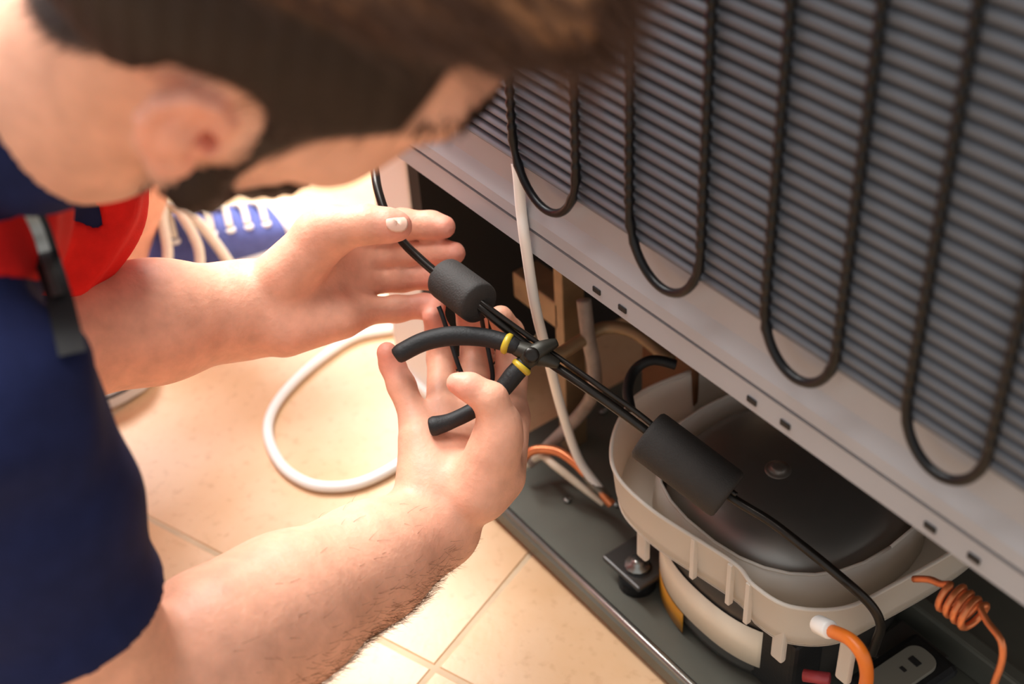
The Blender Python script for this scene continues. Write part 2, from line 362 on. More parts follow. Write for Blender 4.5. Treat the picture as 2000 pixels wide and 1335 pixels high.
def wall(name, lp, zs, th, material, parent):               # zs: (z, outward offset)
    V = []; F = []; n = len(lp); rings = []
    for (z, o) in zs: rings.append((offset_loop(lp, o), z))
    for (z, o) in reversed(zs): rings.append((offset_loop(lp, o-th), z))
    for P, z in rings:
        for p_ in P: V.append((p_[0], p_[1], z))
    m_ = len(rings)
    for i in range(m_):
        i2 = (i+1) % m_
        for k in range(n):
            k2 = (k+1) % n; F.append((i*n+k, i*n+k2, i2*n+k2, i2*n+k))
    return meshobj(name, V, F, material, parent)
ZR = 0.163
ow = wall('outer_wall', loop, [(0.116, -0.006), (0.13, -0.003), (ZR-0.003, 0.0), (ZR, 0.0015)], 0.002, M_milky, dt)
tube('rim', np.vstack([np.column_stack([loop, np.full(len(loop), ZR+0.0005)]), [[*loop[0], ZR+0.0005]]]), 0.0018, M_milky, dt, 8)
iw = wall('inner_wall', iloop, [(0.118, 0.004), (ZR-0.004, 0.0008)], 0.002, M_milky, dt)
tube('inner_rim', np.vstack([np.column_stack([iloop, np.full(len(iloop), ZR-0.003)]), [[*iloop[0], ZR-0.003]]]), 0.0014, M_milky, dt, 8)
# floor of the tray between the two walls
from mathutils.geometry import tessellate_polygon
def ringfloor(name, outer, inner, z0, z1, material, parent):
    n = 120
    def resamp(P):
        ang = np.arctan2(P[:, 1]-CC[1], P[:, 0]-CC[0]); idx = np.argsort(ang); ang = ang[idx]; Q = P[idx]
        t = np.linspace(-math.pi, math.pi, n, endpoint=False)
        return np.column_stack([np.interp(t, ang, Q[:, k], period=2*math.pi) for k in (0, 1)])
    A = resamp(offset_loop(outer, -0.005)); B = resamp(inner); V = []; F = []
    for z in (z0, z1):
        V += [(p_[0], p_[1], z) for p_ in A]+[(p_[0], p_[1], z) for p_ in B]
    for k in range(n):
        k2 = (k+1) % n; F += [(k, k2, n+k2, n+k), (2*n+k, 3*n+k, 3*n+k2, 2*n+k2)]
    return meshobj(name, V, F, material, parent)
ringfloor('tray_floor', loop, offset_loop(iloop, 0.003), 0.116, 0.118, M_milky, dt)
def rib_at(px, py, h=0.045, w=0.0022):
    p_ = on(px, py, 2, ZR); boxobj('rib', (p_[0]-w, p_[1]-0.004, ZR-h), (p_[0]+w, p_[1]+0.001, ZR), M_milky, dt, 0.0006)
for q_ in ((1360, 1048), (1432, 1098), (1468, 1135)): rib_at(*q_)
for (a, b) in (((1257, 1040), 0.03), ((1525, 1235), 0.03), ((1655, 1275), 0.03)):
    p_ = on(a[0], a[1], 1, 0.03); boxobj('clip_leg', (p_[0]-0.006, p_[1]-0.003, p_[2]-b), (p_[0]+0.006, p_[1]+0.003, p_[2]+0.012), M_milky, dt, 0.002)

# ------------------------------------------------------------------ cables and pipes
def cord(name, pts, r, material, label, cat='cable', n=10, sides=12):
    o = tube(name, spline(pts, n), r, material, None, sides); return tag(o, label, cat)
cord('white_cable', [on(940, 585, 2, 0.006), on(860, 610, 2, 0.006), on(790, 637, 2, 0.006), on(700, 655, 2, 0.006), on(640, 690, 2, 0.006), on(575, 745, 2, 0.006), on(533, 800, 2, 0.006), on(524, 850, 2, 0.006),
     on(548, 905, 2, 0.006), on(590, 938, 2, 0.006), on(640, 950, 2, 0.006), on(705, 942, 2, 0.006), on(780, 905, 2, 0.006), on(880, 830, 2, 0.006), on(950, 760, 2, 0.006)], 0.0055, M_cord,
     'white cord lying in a loop on the beige tiles between the two forearms', 'cable')
cord('white_hose', [on(1009, 318, 1, -0.006), on(1013, 350, 1, -0.007), on(1018, 410, 1, -0.008), on(1027, 480, 1, -0.009), on(1046, 600, 1, 0.0), on(1071, 700, 1, 0.015), on(1097, 800, 1, 0.04), on(1130, 895, 1, 0.06), on(1172, 955, 1, 0.07)], 0.0042, M_cord,
     'thin white tube hanging straight down over the grey panel edge', 'tube')
cord('cream_wire', [on(1020, 915, 2, 0.03), on(1055, 890, 2, 0.045), on(1085, 910, 2, 0.05), on(1130, 945, 2, 0.04), on(1180, 982, 2, 0.03)], 0.0038, M_cream,
     'short cream wire running along the base plate below the copper pipe', 'wire')
cp = cord('copper_pipe', [on(1015, 905, 2, 0.045), on(1040, 880, 2, 0.055), on(1085, 880, 2, 0.06), on(1125, 905, 2, 0.06), on(1160, 945, 2, 0.05), on(1195, 985, 2, 0.035)], 0.0045, M_copper,
     'bent copper pipe behind the right wrist above the cream wire', 'pipe')
tube('solder_joint', spline([on(1140, 918, 2, 0.057), on(1160, 945, 2, 0.05), on(1188, 975, 2, 0.038)], 6), 0.0052, mat('tarnished solder', lin(120, 112, 100), 0.4, 0.6, 0.4, 150), cp)
cu = []
p0 = on(1785, 1130, 1, 0.075); c0 = on(1850, 1160, 1, 0.075); c1 = on(1908, 1207, 1, 0.075)
pts = [p0, on(1815, 1131, 1, 0.075), on(1838, 1140, 1, 0.075)]
ax = c1-c0; L = np.linalg.norm(ax); ax = ax/L; u = np.cross(ax, [0, 1, 0]); u /= np.linalg.norm(u); w = np.cross(ax, u)
if u[2] < 0: u, w = -u, -w
for t in np.linspace(0, 1, 4*12+1):
    an = t*4*2*math.pi; pts.append(c0+ax*L*t+0.0105*(math.cos(an)*u+math.sin(an)*w))
pts += [on(1930, 1216, 1, 0.07), on(1955, 1250, 1, 0.065), on(1957, 1290, 1, 0.065), on(1940, 1340, 1, 0.065), on(1925, 1400, 1, 0.08), on(1900, 1460, 1, 0.10)]
tag(tube('copper_coil', spline(pts, 3), 0.0025, M_copper, None, 8), 'thin copper capillary tube wound into a small spiral at lower right', 'pipe')
oc = cord('orange_cable', [on(1625, 1232, 1, 0.024), on(1660, 1248, 1, 0.018), on(1685, 1280, 1, 0.015), on(1693, 1320, 1, 0.018), on(1685, 1360, 1, 0.03)], 0.0048, M_orange,
     'orange cable with a white connector in front of the drip tray', 'cable')
lathe('white_connector', [(0, 0.0058), (0.002, 0.0068), (0.016, 0.0068), (0.0175, 0.006)], on(1595, 1217, 1, 0.026), on(1635, 1236, 1, 0.022), M_cord, oc, 16)

# refrigerant line with two rubber sleeves, held by the man
rl = empty('refrigerant_line', tuple(at(1100, 720, 0.995)), 'thin dark refrigerant line with two black rubber sleeves running from hand to compressor', 'pipe')
rl_pts = [at(700, 215, 1.06), at(728, 315, 1.05), at(738, 370, 1.035), at(757, 425, 1.028), at(785, 470, 1.026), at(820, 505, 1.022), at(855, 535, 1.018), at(900, 568, 1.01), at(945, 605, 1.0), at(1050, 690, 1.0), at(1150, 760, 0.99), at(1250, 832, 0.985),
          at(1340, 905, 0.982), at(1430, 972, 0.972), at(1500, 1015, 0.958), at(1560, 1060, 0.945), at(1640, 1125, 0.935), at(1700, 1180, 0.94), at(1720, 1220, 0.95), at(1712, 1250, 0.965), at(1703, 1275, 0.98)]
tube('line', spline(rl_pts, 10), 0.0036, M_pipe, rl)
off = np.array([0.004, 0.004, 0.006])
tube('thin_line', spline([np.array(p_)+off*(1.0 if 8 < i < 12 else 0.55) for i, p_ in enumerate(rl_pts) if 7 <= i <= 13], 10), 0.0021, M_pipe, rl)
def sleeve(a, b, r, name='rubber_sleeve'):
    a = np.array(a); b = np.array(b); L = np.linalg.norm(b-a)
    return lathe(name, [(0, 0.004), (0.0005, r*0.9), (0.002, r*0.98), (0.005, r), (L-0.005, r), (L-0.002, r*0.98), (L-0.0005, r*0.9), (L, 0.006)], a, b, M_foam, rl, 40)
sleeve(at(867, 541, 1.03), at(938, 594, 0.998), 0.0168)
sleeve(at(1262, 846, 0.992), at(1424, 968, 0.975), 0.0205)
zt = [at(857, 598, 1.02), at(866, 622, 1.02), at(882, 672, 1.022), at(898, 720, 1.022), at(915, 752, 1.02), at(945, 765, 1.018), at(962, 740, 1.02), at(955, 690, 1.022), at(945, 645, 1.02), at(938, 606, 1.0)]
tag(tube('black_tie', spline(zt, 8), 0.0019, M_black, None, 8), 'thin black tie hanging as a loop from the small rubber sleeve', 'tie')

# ------------------------------------------------------------------ pliers
pv = at(1045, 695, 0.99)
pk = empty('pliers', tuple(pv), 'pair of pliers with black curved handles and yellow collars in the right hand', 'pliers')
hp = [at(772, 697, 0.995), at(790, 685, 0.995), at(830, 666, 0.995), at(880, 656, 0.995), at(940, 658, 0.995), at(985, 668, 0.992), at(1012, 680, 0.99)]
h1 = tube('handle', spline(hp, 8), np.interp(np.linspace(0, 1, 49), [0, 0.04, 0.12, 0.5, 0.9, 1], [0.0045, 0.0062, 0.0072, 0.0075, 0.0066, 0.005]), M_black, pk, 16)
hp2 = [at(838, 834, 0.985), at(850, 831, 0.985), at(880, 822, 0.986), at(925, 800, 0.988), at(975, 765, 0.99), at(1005, 730, 0.99), at(1028, 706, 0.99)]
h2 = tube('handle', spline(hp2, 8), np.interp(np.linspace(0, 1, 49), [0, 0.05, 0.16, 0.35, 0.5, 0.8, 0.95, 1], [0.004, 0.0066, 0.0075, 0.006, 0.006, 0.0074, 0.007, 0.005]), M_black, pk, 16)
lathe('yellow_collar', [(0, 0.0068), (0.0015, 0.0083), (0.004, 0.0083), (0.0055, 0.0062)], at(984, 668, 0.992), at(1000, 675, 0.991), M_yellow, h1, 20)
lathe('yellow_collar', [(0, 0.0068), (0.0015, 0.0083), (0.004, 0.0083), (0.0055, 0.0062)], at(1014, 722, 0.99), at(1024, 710, 0.99), M_yellow, h2, 20)
for nm, pts_, rr in (('jaw', [at(1000, 676, 0.992), at(1035, 690, 0.99), at(1062, 700, 0.99), at(1092, 712, 0.99)], [0.005, 0.008, 0.0065, 0.003]),
                     ('jaw', [at(1024, 712, 0.99), at(1036, 697, 0.988), at(1060, 680, 0.988), at(1088, 668, 0.99)], [0.005, 0.008, 0.0065, 0.003])):
    tube(nm, spline(pts_, 6), np.interp(np.linspace(0, 1, 19), [0, 0.33, 0.66, 1], rr), mat('dark tool steel', lin(58, 56, 50), 0.45, 0.6), pk, 12)
lathe('pivot', [(0, 0.006), (0.002, 0.006), (0.003, 0.004)], at(1038, 693, 0.983), at(1038, 693, 0.979), M_pipe, pk, 16)
#PERSON
# ------------------------------------------------------------------ person: signed distance shapes -> one continuous skin
f32 = np.float32
def A(v): return np.array(v, f32)
def cone(P, a, b, ra, rb, flat=None):
    a = A(a); b = A(b); ba = b-a; pa = P-a
    t = np.clip((pa@ba)/max(float(ba@ba), 1e-9), 0, 1)
    q = pa-t[:, None]*ba; r = ra+(rb-ra)*t
    if flat is None: return np.sqrt((q*q).sum(1))-r
    n, s = A(flat[0]), flat[1]; n = n/np.linalg.norm(n)
    k = q@n; q2 = (q*q).sum(1)+k*k*(1/(s*s)-1)
    return (np.sqrt(q2)-r)*(0.5+0.5*s)
def ellip(P, c, r, B=None):
    q = P-A(c)
    if B is not None: q = q@A(B).T
    r = A(r); k0 = np.sqrt(((q/r)**2).sum(1)); k1 = np.sqrt(((q/(r*r))**2).sum(1))+1e-6
    return k0*(k0-1)/k1
def smin(a, b, k):
    h = np.maximum(k-np.abs(a-b), 0)/k; return np.minimum(a, b)-h*h*k*0.25
def smax(a, b, k): return -smin(-a, -b, k)
def chain(P, pts, rs, k=0.004, flat=None):
    d = None
    for i in range(len(pts)-1):
        e = cone(P, pts[i], pts[i+1], rs[i], rs[i+1], flat); d = e if d is None else smin(d, e, k)
    return d
def mesh_sdf(groups, h, k, lo, hi):
    """groups: (function, lo, hi); blends them with radius k; returns vertices and quads of the zero surface (surface nets in sparse blocks)."""
    B = 16; bs = B*h; lo = np.array(lo, float); hi = np.array(hi, float)
    nb = np.ceil((hi-lo)/bs).astype(int); offs = np.stack(np.meshgrid(*[np.arange(18)]*3, indexing='ij'), -1).reshape(-1, 3)
    def evalp(P, bc, nper, marg):
        d = np.full(len(P), 9.0, f32)
        for fn, glo, ghi in groups:
            mk = np.all((bc > np.array(glo)-marg) & (bc < np.array(ghi)+marg), 1)
            if not mk.any(): continue
            mp = np.repeat(mk, nper); e = fn(P[mp]); d[mp] = smin(d[mp], e, k)
        return d
    I = np.stack(np.meshgrid(*[np.arange(n) for n in nb], indexing='ij'), -1).reshape(-1, 3)
    bc = lo+(I+0.5)*bs; d = evalp(bc.astype(f32), bc, 1, bs*1.2); I = I[np.abs(d) < bs*1.35]
    keys = []; vpos = []; quads = []
    E8 = np.array([(i, j, l) for i in (0, 1) for j in (0, 1) for l in (0, 1)])
    for s in range(0, len(I), 60):
        J = I[s:s+60]; bc = lo+(J+0.5)*bs
        G = (J[:, None, :]*B+offs[None]).reshape(-1, 3)
        d = evalp((lo+G*h).astype(f32), bc, len(offs), bs*0.62).reshape(len(J), 18, 18, 18)
        neg = d < 0
        def gid(n, i, j, l): 
            g = J[n]*B; return ((g[:, 0]+i)*100000+(g[:, 1]+j))*100000+(g[:, 2]+l)
        c = sum(neg[:, i:17+i, j:17+j, l:17+l].astype(np.int8) for i, j, l in E8)
        n, i, j, l = np.nonzero((c > 0) & (c < 8))
        if len(n) == 0: continue
        acc = np.zeros((len(n), 3)); cnt = np.zeros(len(n))
        for a in E8:
            for ax in range(3):
                if a[ax]: continue
                b = a.copy(); b[ax] = 1
                da = d[n, i+a[0], j+a[1], l+a[2]]; db = d[n, i+b[0], j+b[1], l+b[2]]; mk = (da < 0) != (db < 0)
                t = np.where(mk, da/np.where(mk, da-db, 1), 0); p = np.tile(a.astype(float), (len(n), 1)); p[:, ax] += t
                acc += p*mk[:, None]; cnt += mk
        vpos.append(lo+(J[n]*B+np.stack([i, j, l], 1)+acc/cnt[:, None])*h); keys.append(gid(n, i, j, l))
        for ax in range(3):
            sl0 = [slice(None)]+[slice(1, 17)]*3; sl0[1+ax] = slice(0, 16); sl1 = list(sl0); sl1[1+ax] = slice(1, 17)
            x = neg[tuple(sl0)] != neg[tuple(sl1)]; n2, q0, q1, q2 = np.nonzero(x)
            q = [q0+1, q1+1, q2+1]; q[ax] = q[ax]-1; sgn = neg[tuple(sl0)][n2, q0, q1, q2]
            u, v = [(1, 2), (2, 0), (0, 1)][ax]; cor = []
            for (du, dv) in ((-1, -1), (0, -1), (0, 0), (-1, 0)):
                w = [a.copy() for a in q]; w[u] = w[u]+du; w[v] = w[v]+dv; cor.append(gid(n2, *w))
            Q = np.stack(cor, 1); Q[~sgn] = Q[~sgn][:, ::-1]; quads.append(Q)
    keys = np.concatenate(keys); vpos = np.concatenate(vpos); Q = np.concatenate(quads)
    uk, ix = np.unique(keys, return_index=True); V = vpos[ix]; F = np.searchsorted(uk, Q); F = np.clip(F, 0, len(uk)-1)
    return V, F[np.all(uk[F] == Q, 1)]
def np_mesh(name, V, F, material, parent, col=None, smooth=True):
    me = bpy.data.meshes.new(name); me.vertices.add(len(V)); me.vertices.foreach_set('co', V.astype(f32).ravel())
    me.loops.add(F.size); me.loops.foreach_set('vertex_index', F.astype(np.int32).ravel())
    me.polygons.add(len(F)); k = F.shape[1]
    me.polygons.foreach_set('loop_start', np.arange(0, F.size, k, dtype=np.int32))
    if smooth: me.polygons.foreach_set('use_smooth', [True]*len(F))
    if col is not None:
        at_ = me.attributes.new('col', 'FLOAT_COLOR', 'POINT')
        at_.data.foreach_set('color', np.column_stack([col, np.ones(len(V))]).astype(f32).ravel())
    me.materials.append(material); me.update(calc_edges=True); me.validate()
    o = bpy.data.objects.new(name, me)
    if parent is not None or name != 'person': link(o, parent)
    else: SC.collection.objects.link(o)
    return o
def vnoise(P, s, seed=0):                                  # cheap smooth noise from a few sine waves
    r = np.random.default_rng(seed); v = np.zeros(len(P))
    for _ in range(6):
        w = r.normal(size=3)*s; v += np.sin(P@w+r.uniform(0, 6.28))
    return v/6

# --- arms and hands (x, y in the photograph, metres along the line of sight)
def C3(*t): return at(*t)
R_ELB, R_WR = C3(250, 1370, .80), C3(850, 1025, .99)
R_SH = C3(-60, 800, .66)
view = ray(850, 900); view = view/np.linalg.norm(view)
def right_arm(P):
    d = chain(P, [R_SH, C3(45, 1010, .71), R_ELB], [.055, .047, .041], .02)
    fa = chain(P, [R_ELB, C3(420, 1272, .845), C3(560, 1190, .89), C3(720, 1100, .945), R_WR], [.043, .0475, .046, .038, .0305], .03)
    return smin(d, fa, .012)
def right_hand(P):
    W_ = R_WR; pm = [C3(815, 828, 1.012), C3(862, 805, 1.02), C3(920, 795, 1.03), C3(992, 800, 1.035)]
    d = chain(P, [C3(800, 1055, .975), W_, C3(868, 960, .99)], [.031, .029, .026], .02)
    for q, r in zip(pm, (.0125, .013, .0135, .014)):
        d = smin(d, cone(P, C3(865, 945, .995), q, .022, r), .012)
    d = smin(d, cone(P, C3(822, 955, .985), C3(818, 860, 1.0), .0185, .015), .012)
    d = smin(d, cone(P, C3(935, 960, .975), C3(972, 860, .962), .0235, .0185), .012)
    d = smin(d, cone(P, C3(985, 930, .985), C3(1003, 820, 1.02), .016, .013), .015)
    fl = [([pm[3], C3(1002, 705, 1.06), C3(994, 650, 1.055), C3(978, 620, 1.035)], [.0138, .0132, .0118, .0098]),
          ([pm[2], C3(932, 690, 1.068), C3(922, 628, 1.062), C3(908, 590, 1.05)], [.0136, .0130, .0116, .0096]),
          ([pm[1], C3(862, 700, 1.06), C3(856, 650, 1.055), C3(846, 618, 1.045)], [.0122, .0112, .0100, .0086]),
          ([pm[0], C3(784, 752, 1.020), C3(766, 712, 1.022), C3(756, 688, 1.016)], [.0116, .0106, .0096, .0082])]
    fg = None
    for pts, rs in fl:
        e = chain(P, pts, rs, .005); fg = e if fg is None else np.minimum(fg, e)
    d = smin(d, fg, .007)
    th = chain(P, [C3(965, 880, .964), C3(975, 828, .959), C3(958, 780, .953), C3(918, 756, .953), C3(893, 748, .955)], [.0180, .0152, .0122, .0098, .0080], .006)
    return smin(d, th, .006)
L_WR, L_ELB = C3(490, 603, 1.04), C3(-170, 700, .92)
L_SH = (-0.10, -0.42, 0.585)
def left_arm(P):
    d = chain(P, [L_SH, L_ELB], [.055, .045], .03)
    fa = chain(P, [L_ELB, C3(100, 655, .96), C3(300, 628, 1.0), L_WR], [.045, .0465, .0412, .0345], .03)
    return smin(d, fa, .02)
def left_hand(P):
    W_ = L_WR; pm = [C3(700, 455, 1.056), C3(706, 502, 1.062), C3(706, 550, 1.062), C3(700, 608, 1.052)]
    d = chain(P, [C3(440, 610, 1.03), W_, C3(530, 600, 1.04)], [.036, .034, .030], .02)
    for q, r in zip(pm, (.0132, .013, .013, .0130)):
        d = smin(d, cone(P, C3(540, 590, 1.043), q, .0245, r), .012)
    d = smin(d, cone(P, C3(560, 535, 1.022), C3(640, 455, 1.012), .0235, .0205), .014)
    d = smin(d, cone(P, C3(560, 645, 1.03), C3(665, 622, 1.04), .0205, .0165), .014)
    fl = [([pm[0], C3(785, 438, 1.060), C3(842, 440, 1.056), C3(867, 443, 1.050)], [.0128, .0124, .0112, .0094]),
          ([pm[1], C3(790, 494, 1.072), C3(858, 492, 1.064), C3(887, 494, 1.056)], [.0118, .0114, .0106, .0092]),
          ([pm[2], C3(785, 543, 1.076), C3(840, 540, 1.072), C3(868, 540, 1.064)], [.0114, .0110, .0100, .0088]),
          ([pm[3], C3(775, 603, 1.062), C3(828, 597, 1.062), C3(850, 595, 1.056)], [.0114, .0106, .0096, .0084])]
    fg = None
    for pts, rs in fl:
        e = chain(P, pts, rs, .005); fg = e if fg is None else np.minimum(fg, e)
    d = smin(d, fg, .006)
    th = chain(P, [C3(620, 458, 1.012), C3(655, 448, 1.006), C3(715, 438, 1.0), C3(760, 440, .998), C3(778, 442, .998)], [.0190, .0172, .0142, .0122, .0104], .007)
    return smin(d, th, .006)

# --- head (own axes: x to his right, y forward, z up; metres)
HB = np.array([[0.678, -0.650, -0.343], [0.388, 0.713, -0.585], [0.625, 0.264, 0.735]]); HB = np.linalg.svd(HB)[0]@np.linalg.svd(HB)[2]
HC = np.array([0.236, -0.260, 0.686])
def toH(P): return (P-A(HC))@A(HB).T
def fromH(q): return np.asarray(q, float)@HB+HC
def scalp_h(q):
    d = ellip(q, (0, -.008, .045), (.077, .098, .080))
    return smin(d, ellip(q, (0, .032, .034), (.069, .070, .086)), .02)
def head_h(q):
    s = q.copy(); s[:, 0] = np.abs(s[:, 0])
    d = scalp_h(q)
    d = smin(d, cone(s, (.0, .026, -.01), (0, .040, -.070), .058, .023), .03)
    d = smin(d, cone(s, (.050, .008, -.050), (.008, .054, -.075), .018, .015), .025)   # jaw
    d = smin(d, cone(s, (.050, .008, -.050), (.058, .006, .0), .017, .016), .02)
    d = smin(d, cone(s, (.050, .050, -.004), (.063, .018, .000), .018, .012), .02)     # cheek bone
    d = smin(d, cone(s, (.045, .077, .041), (.010, .093, .041), .014, .013), .015)     # brow
    d = smax(d, -ellip(s, (.033, .094, .022), (.019, .016, .012)), .012)
    d = smin(d, ellip(s, (.032, .074, .022), (.0125, .0125, .0125)), .003)
    d = smin(d, cone(s, (0, .086, .036), (0, .100, -.010), .008, .012), .010)
    d = smin(d, ellip(s, (.012, .090, -.014), (.010, .010, .008)), .006)
    d = smin(d, ellip(s, (0, .078, -.042), (.024, .012, .007)), .006); d = smin(d, ellip(s, (0, .076, -.052), (.020, .012, .008)), .006)
    return d
EA = math.radians(6)
def ear_h(q):
    s = q.copy(); s[:, 0] = np.abs(s[:, 0])
    c0 = A((.0775, -.003, .001)); fo = math.radians(12)
    # ear plane: v up, u backwards and outwards, w outwards normal
    v = A((-0.06, -math.sin(EA), math.cos(EA))); v /= np.linalg.norm(v)
    ub = A((math.sin(fo), -math.cos(fo)*math.cos(EA), -math.cos(fo)*math.sin(EA))); ub -= v*(ub@v); ub /= np.linalg.norm(ub); w = np.cross(v, ub); w = w if w[0] > 0 else -w
    e = s-c0; x = e@ub*1.08; y = e@v*1.24; z = e@w
    p = np.stack([x, y, z], 1).astype(f32)
    d = ellip(p, (.008, .002, .000), (.017, .030, .0045))
    d = smax(d, -ellip(p, (.004, -.003, .007), (.0105, .0140, .0115)), .003); d = smax(d, -ellip(p, (-.001, -.004, .0), (.0048, .0055, .014)), .003)
    hel = [(-.006, .006, .004), (-.007, .018, .004), (.000, .028, .004), (.012, .030, .004), (.022, .022, .004), (.0255, .008, .004), (.023, -.006, .004), (.017, -.018, .003), (.009, -.027, .002)]
    d = smin(d, chain(p, hel, [.0030, .0036, .0042, .0045, .0046, .0044, .0040, .0038, .0048], .002), .003)
    d = smin(d, chain(p, [(.010, .020, .004), (.015, .006, .005), (.013, -.008, .005), (.006, -.015, .005)], [.003, .0036, .0034, .003], .002), .005)
    d = smin(d, ellip(p, (.006, -.027, .001), (.0095, .0085, .0055)), .006)
    d = smin(d, ellip(p, (-.006, -.004, .004), (.004, .006, .004)), .005)
    d = smin(d, cone(p, (.0, .0, -.012), (.006, .0, .0), .016, .010), .006)
    return d
NECK0 = fromH((0, -.022, -.03)); NECKB = np.array([0.048, -0.415, 0.612])
def head(P):
    q = toH(P); d = smin(head_h(q), ear_h(q), .004); s = q.copy(); s[:, 0] = np.abs(s[:, 0])
    return smax(d, -ellip(s, (.0800, -.0005, .0015), (.012, .0052, .0062)), .002)
def neck(P):
    return chain(P, [fromH((0, -.020, -.02)), fromH((0, -.038, -.105)), NECKB], [.056, .048, .054], .03)
PELV = np.array([-0.40, -0.60, 0.30])
def torso(P):
    mid = (NECKB+PELV)/2
    d = chain(P, [NECKB+np.array([-.03, 0, -.06]), mid+np.array([.03, .0, -.02]), PELV], [.10, .135, .14], .05)
    d = smin(d, cone(P, R_SH, L_SH, .044, .06), .04)
    return smin(d, cone(P, NECKB, NECKB+np.array([-.06, 0, -.05]), .066, .09), .05)
ANK_L, ANK_R = np.array([-.571, -.130, .085]), np.array([-.445, -.385, .085])
KN_L, KN_R = np.array([-.520, .040, .430]), np.array([-.380, -.240, .455])
def legs(P):
    d = chain(P, [PELV+np.array([-.05, .06, 0]), KN_L, ANK_L], [.10, .060, .042], .04)
    d = np.minimum(d, chain(P, [PELV+np.array([.06, .03, 0]), KN_R, ANK_R], [.10, .060, .042], .04))
    for k_, dr in ((ANK_L, (.022, .28)), (ANK_R, (.03, .28))):
        d = smin(d, cone(P, k_+np.array([0, -.02, -.045]), k_+np.array([dr[0]*.55, dr[1]*.55, -.055]), .034, .022), .03)
    return d
def bb(*pts, m=0.07):
    p = np.array(pts); return p.min(0)-m, p.max(0)+m
GR = [(right_arm, *bb(R_SH, R_ELB, R_WR)), (right_hand, *bb(R_WR, C3(755, 688, 1.016), C3(980, 600, 1.06), C3(1010, 820, 1.03), m=.05)),
      (left_arm, *bb(L_SH, L_ELB, L_WR)), (left_hand, *bb(L_WR, C3(888, 443, 1.05), C3(850, 600, 1.06), C3(700, 430, 1.0), m=.05)),
      (head, *bb(HC, m=.145)), (neck, *bb(HC, NECKB, m=.08)), (torso, *bb(NECKB, PELV, R_SH, L_SH, m=.15)), (legs, *bb(PELV, ANK_L, KN_L, KN_R, ANK_R, m=.13))]
V, F = mesh_sdf(GR, 0.0024, 0.010, (-.75, -.80, .0), (.42, .30, .86))
# skin colour: albedo only - pinker fingertips, ears and knuckles, brown roots under the hair and beard
SK = np.array(lin(234, 172, 143)); PINK = np.array(lin(236, 152, 132)); ROOT = np.array(lin(52, 34, 26))
def sstep(a, b, x): t = np.clip((x-a)/(b-a), 0, 1); return t*t*(3-2*t)
q = (V-HC)@HB.T
HL_Y = [-.12, -.085, -.06, -.045, -.037, -.027, -.008, .003, .012, .016, .018, .0205, .023, .032, .042, .055, .066, .11]
HL_Z = [-.065, -.055, -.035, -.015, .000, .027, .033, .033, .028, .020, -.04, -.02, .001, .012, .024, .031, .036, .045]
FR_Z = [.03, .037, .050, .064, .076, .082, .090, .12]
FR_Y = [.09, .069, .068, .068, .068, .080, .095, .14]
def hair_edge(q):                                           # > 0 inside the hair
    return np.minimum(q[:, 2]-np.interp(q[:, 1], HL_Y, HL_Z), np.interp(q[:, 2], FR_Z, FR_Y)-q[:, 1])
def beard_edge(q):
    y, z = q[:, 1], q[:, 2]; x = np.abs(q[:, 0])
    top = np.interp(y, [.008, .020, .025, .036, .055, .10], [.03, .003, -.036, -.058, -.066, -.068])
    e = np.minimum(top-z, y-np.interp(z, [-.11, -.075, -.050, -.033, -.006, .017], [.000, -.004, -.002, .001, .012, .018]))
    return np.minimum(e, z+.125)
near_head = np.linalg.norm(V-HC, axis=1) < .16
outer = near_head & (np.abs(q[:, 0]) < .0895)
hm = sstep(-.004, .006, hair_edge(q))*outer; eh = ear_h(q.astype(f32))
bm_ = sstep(-.006, .010, beard_edge(q))*near_head
earm = sstep(.004, -.001, eh)*near_head
cover = np.maximum(hm, bm_*0.92)*(1-earm)
tips = [C3(888, 443, 1.05), C3(905, 495, 1.055), C3(868, 540, 1.064), C3(850, 595, 1.056), C3(790, 441, .998), C3(756, 686, 1.016), C3(880, 742, .955), C3(846, 618, 1.045), C3(908, 590, 1.05)]
tp = np.zeros(len(V))
for t_ in tips: tp = np.maximum(tp, sstep(.035, .004, np.linalg.norm(V-t_, axis=1)))
pk_ = np.clip(0.75*tp+0.45*earm+0.09*vnoise(V, 55, 2), 0, 1)
col = SK*(1-pk_[:, None])+PINK*pk_[:, None]
col = col*(1-cover[:, None])+ROOT*cover[:, None]
person = np_mesh('person', V, F, M_skin, None, col)
tag(person, 'crouching brown-haired man in a navy and red jacket, holding pliers behind the refrigerator', 'person')

# --- hair: a cap grown off the scalp plus loose strands
def hair_sdf(P):
    q = toH(P); he = hair_edge(q)
    top = sstep(.080, .108, q[:, 2])
    th = .005+.020*top
    fa = np.arctan2(q[:, 0], q[:, 2]-.045)
    fa = fa+.05*np.sin(q[:, 1]*60+q[:, 0]*40)+.04*np.sin(q[:, 1]*110+fa*9)
    th = th+(.0006*np.sin(fa*46+q[:, 1]*14)+.0006*np.sin(fa*83-q[:, 1]*22+1))*top+.0005*np.sin(q[:, 1]*520+q[:, 2]*200)
    return smax(scalp_h(q)-th*sstep(-.004, .016, he), -he-.001, .006)
def quiff(P):
    q = toH(P); s = q.copy()
    d = chain(s.astype(f32), [(-.050, .055, .110), (-.015, .086, .112), (.030, .088, .103)], [.028, .027, .021], .02)
    d = smin(d, chain(s.astype(f32), [(.030, .088, .103), (.052, .066, .098)], [.020, .013], .02), .02)
    fa = np.arctan2(q[:, 0], q[:, 2]-.045)
    return d+(.0006*np.sin(fa*46+q[:, 1]*14)+.0006*np.sin(fa*83-q[:, 1]*22+1)).astype(f32)
hV, hF = mesh_sdf([(hair_sdf, *bb(HC, m=.17)), (quiff, *bb(HC, m=.20))], 0.0026, 0.012, HC-.2, HC+.2)
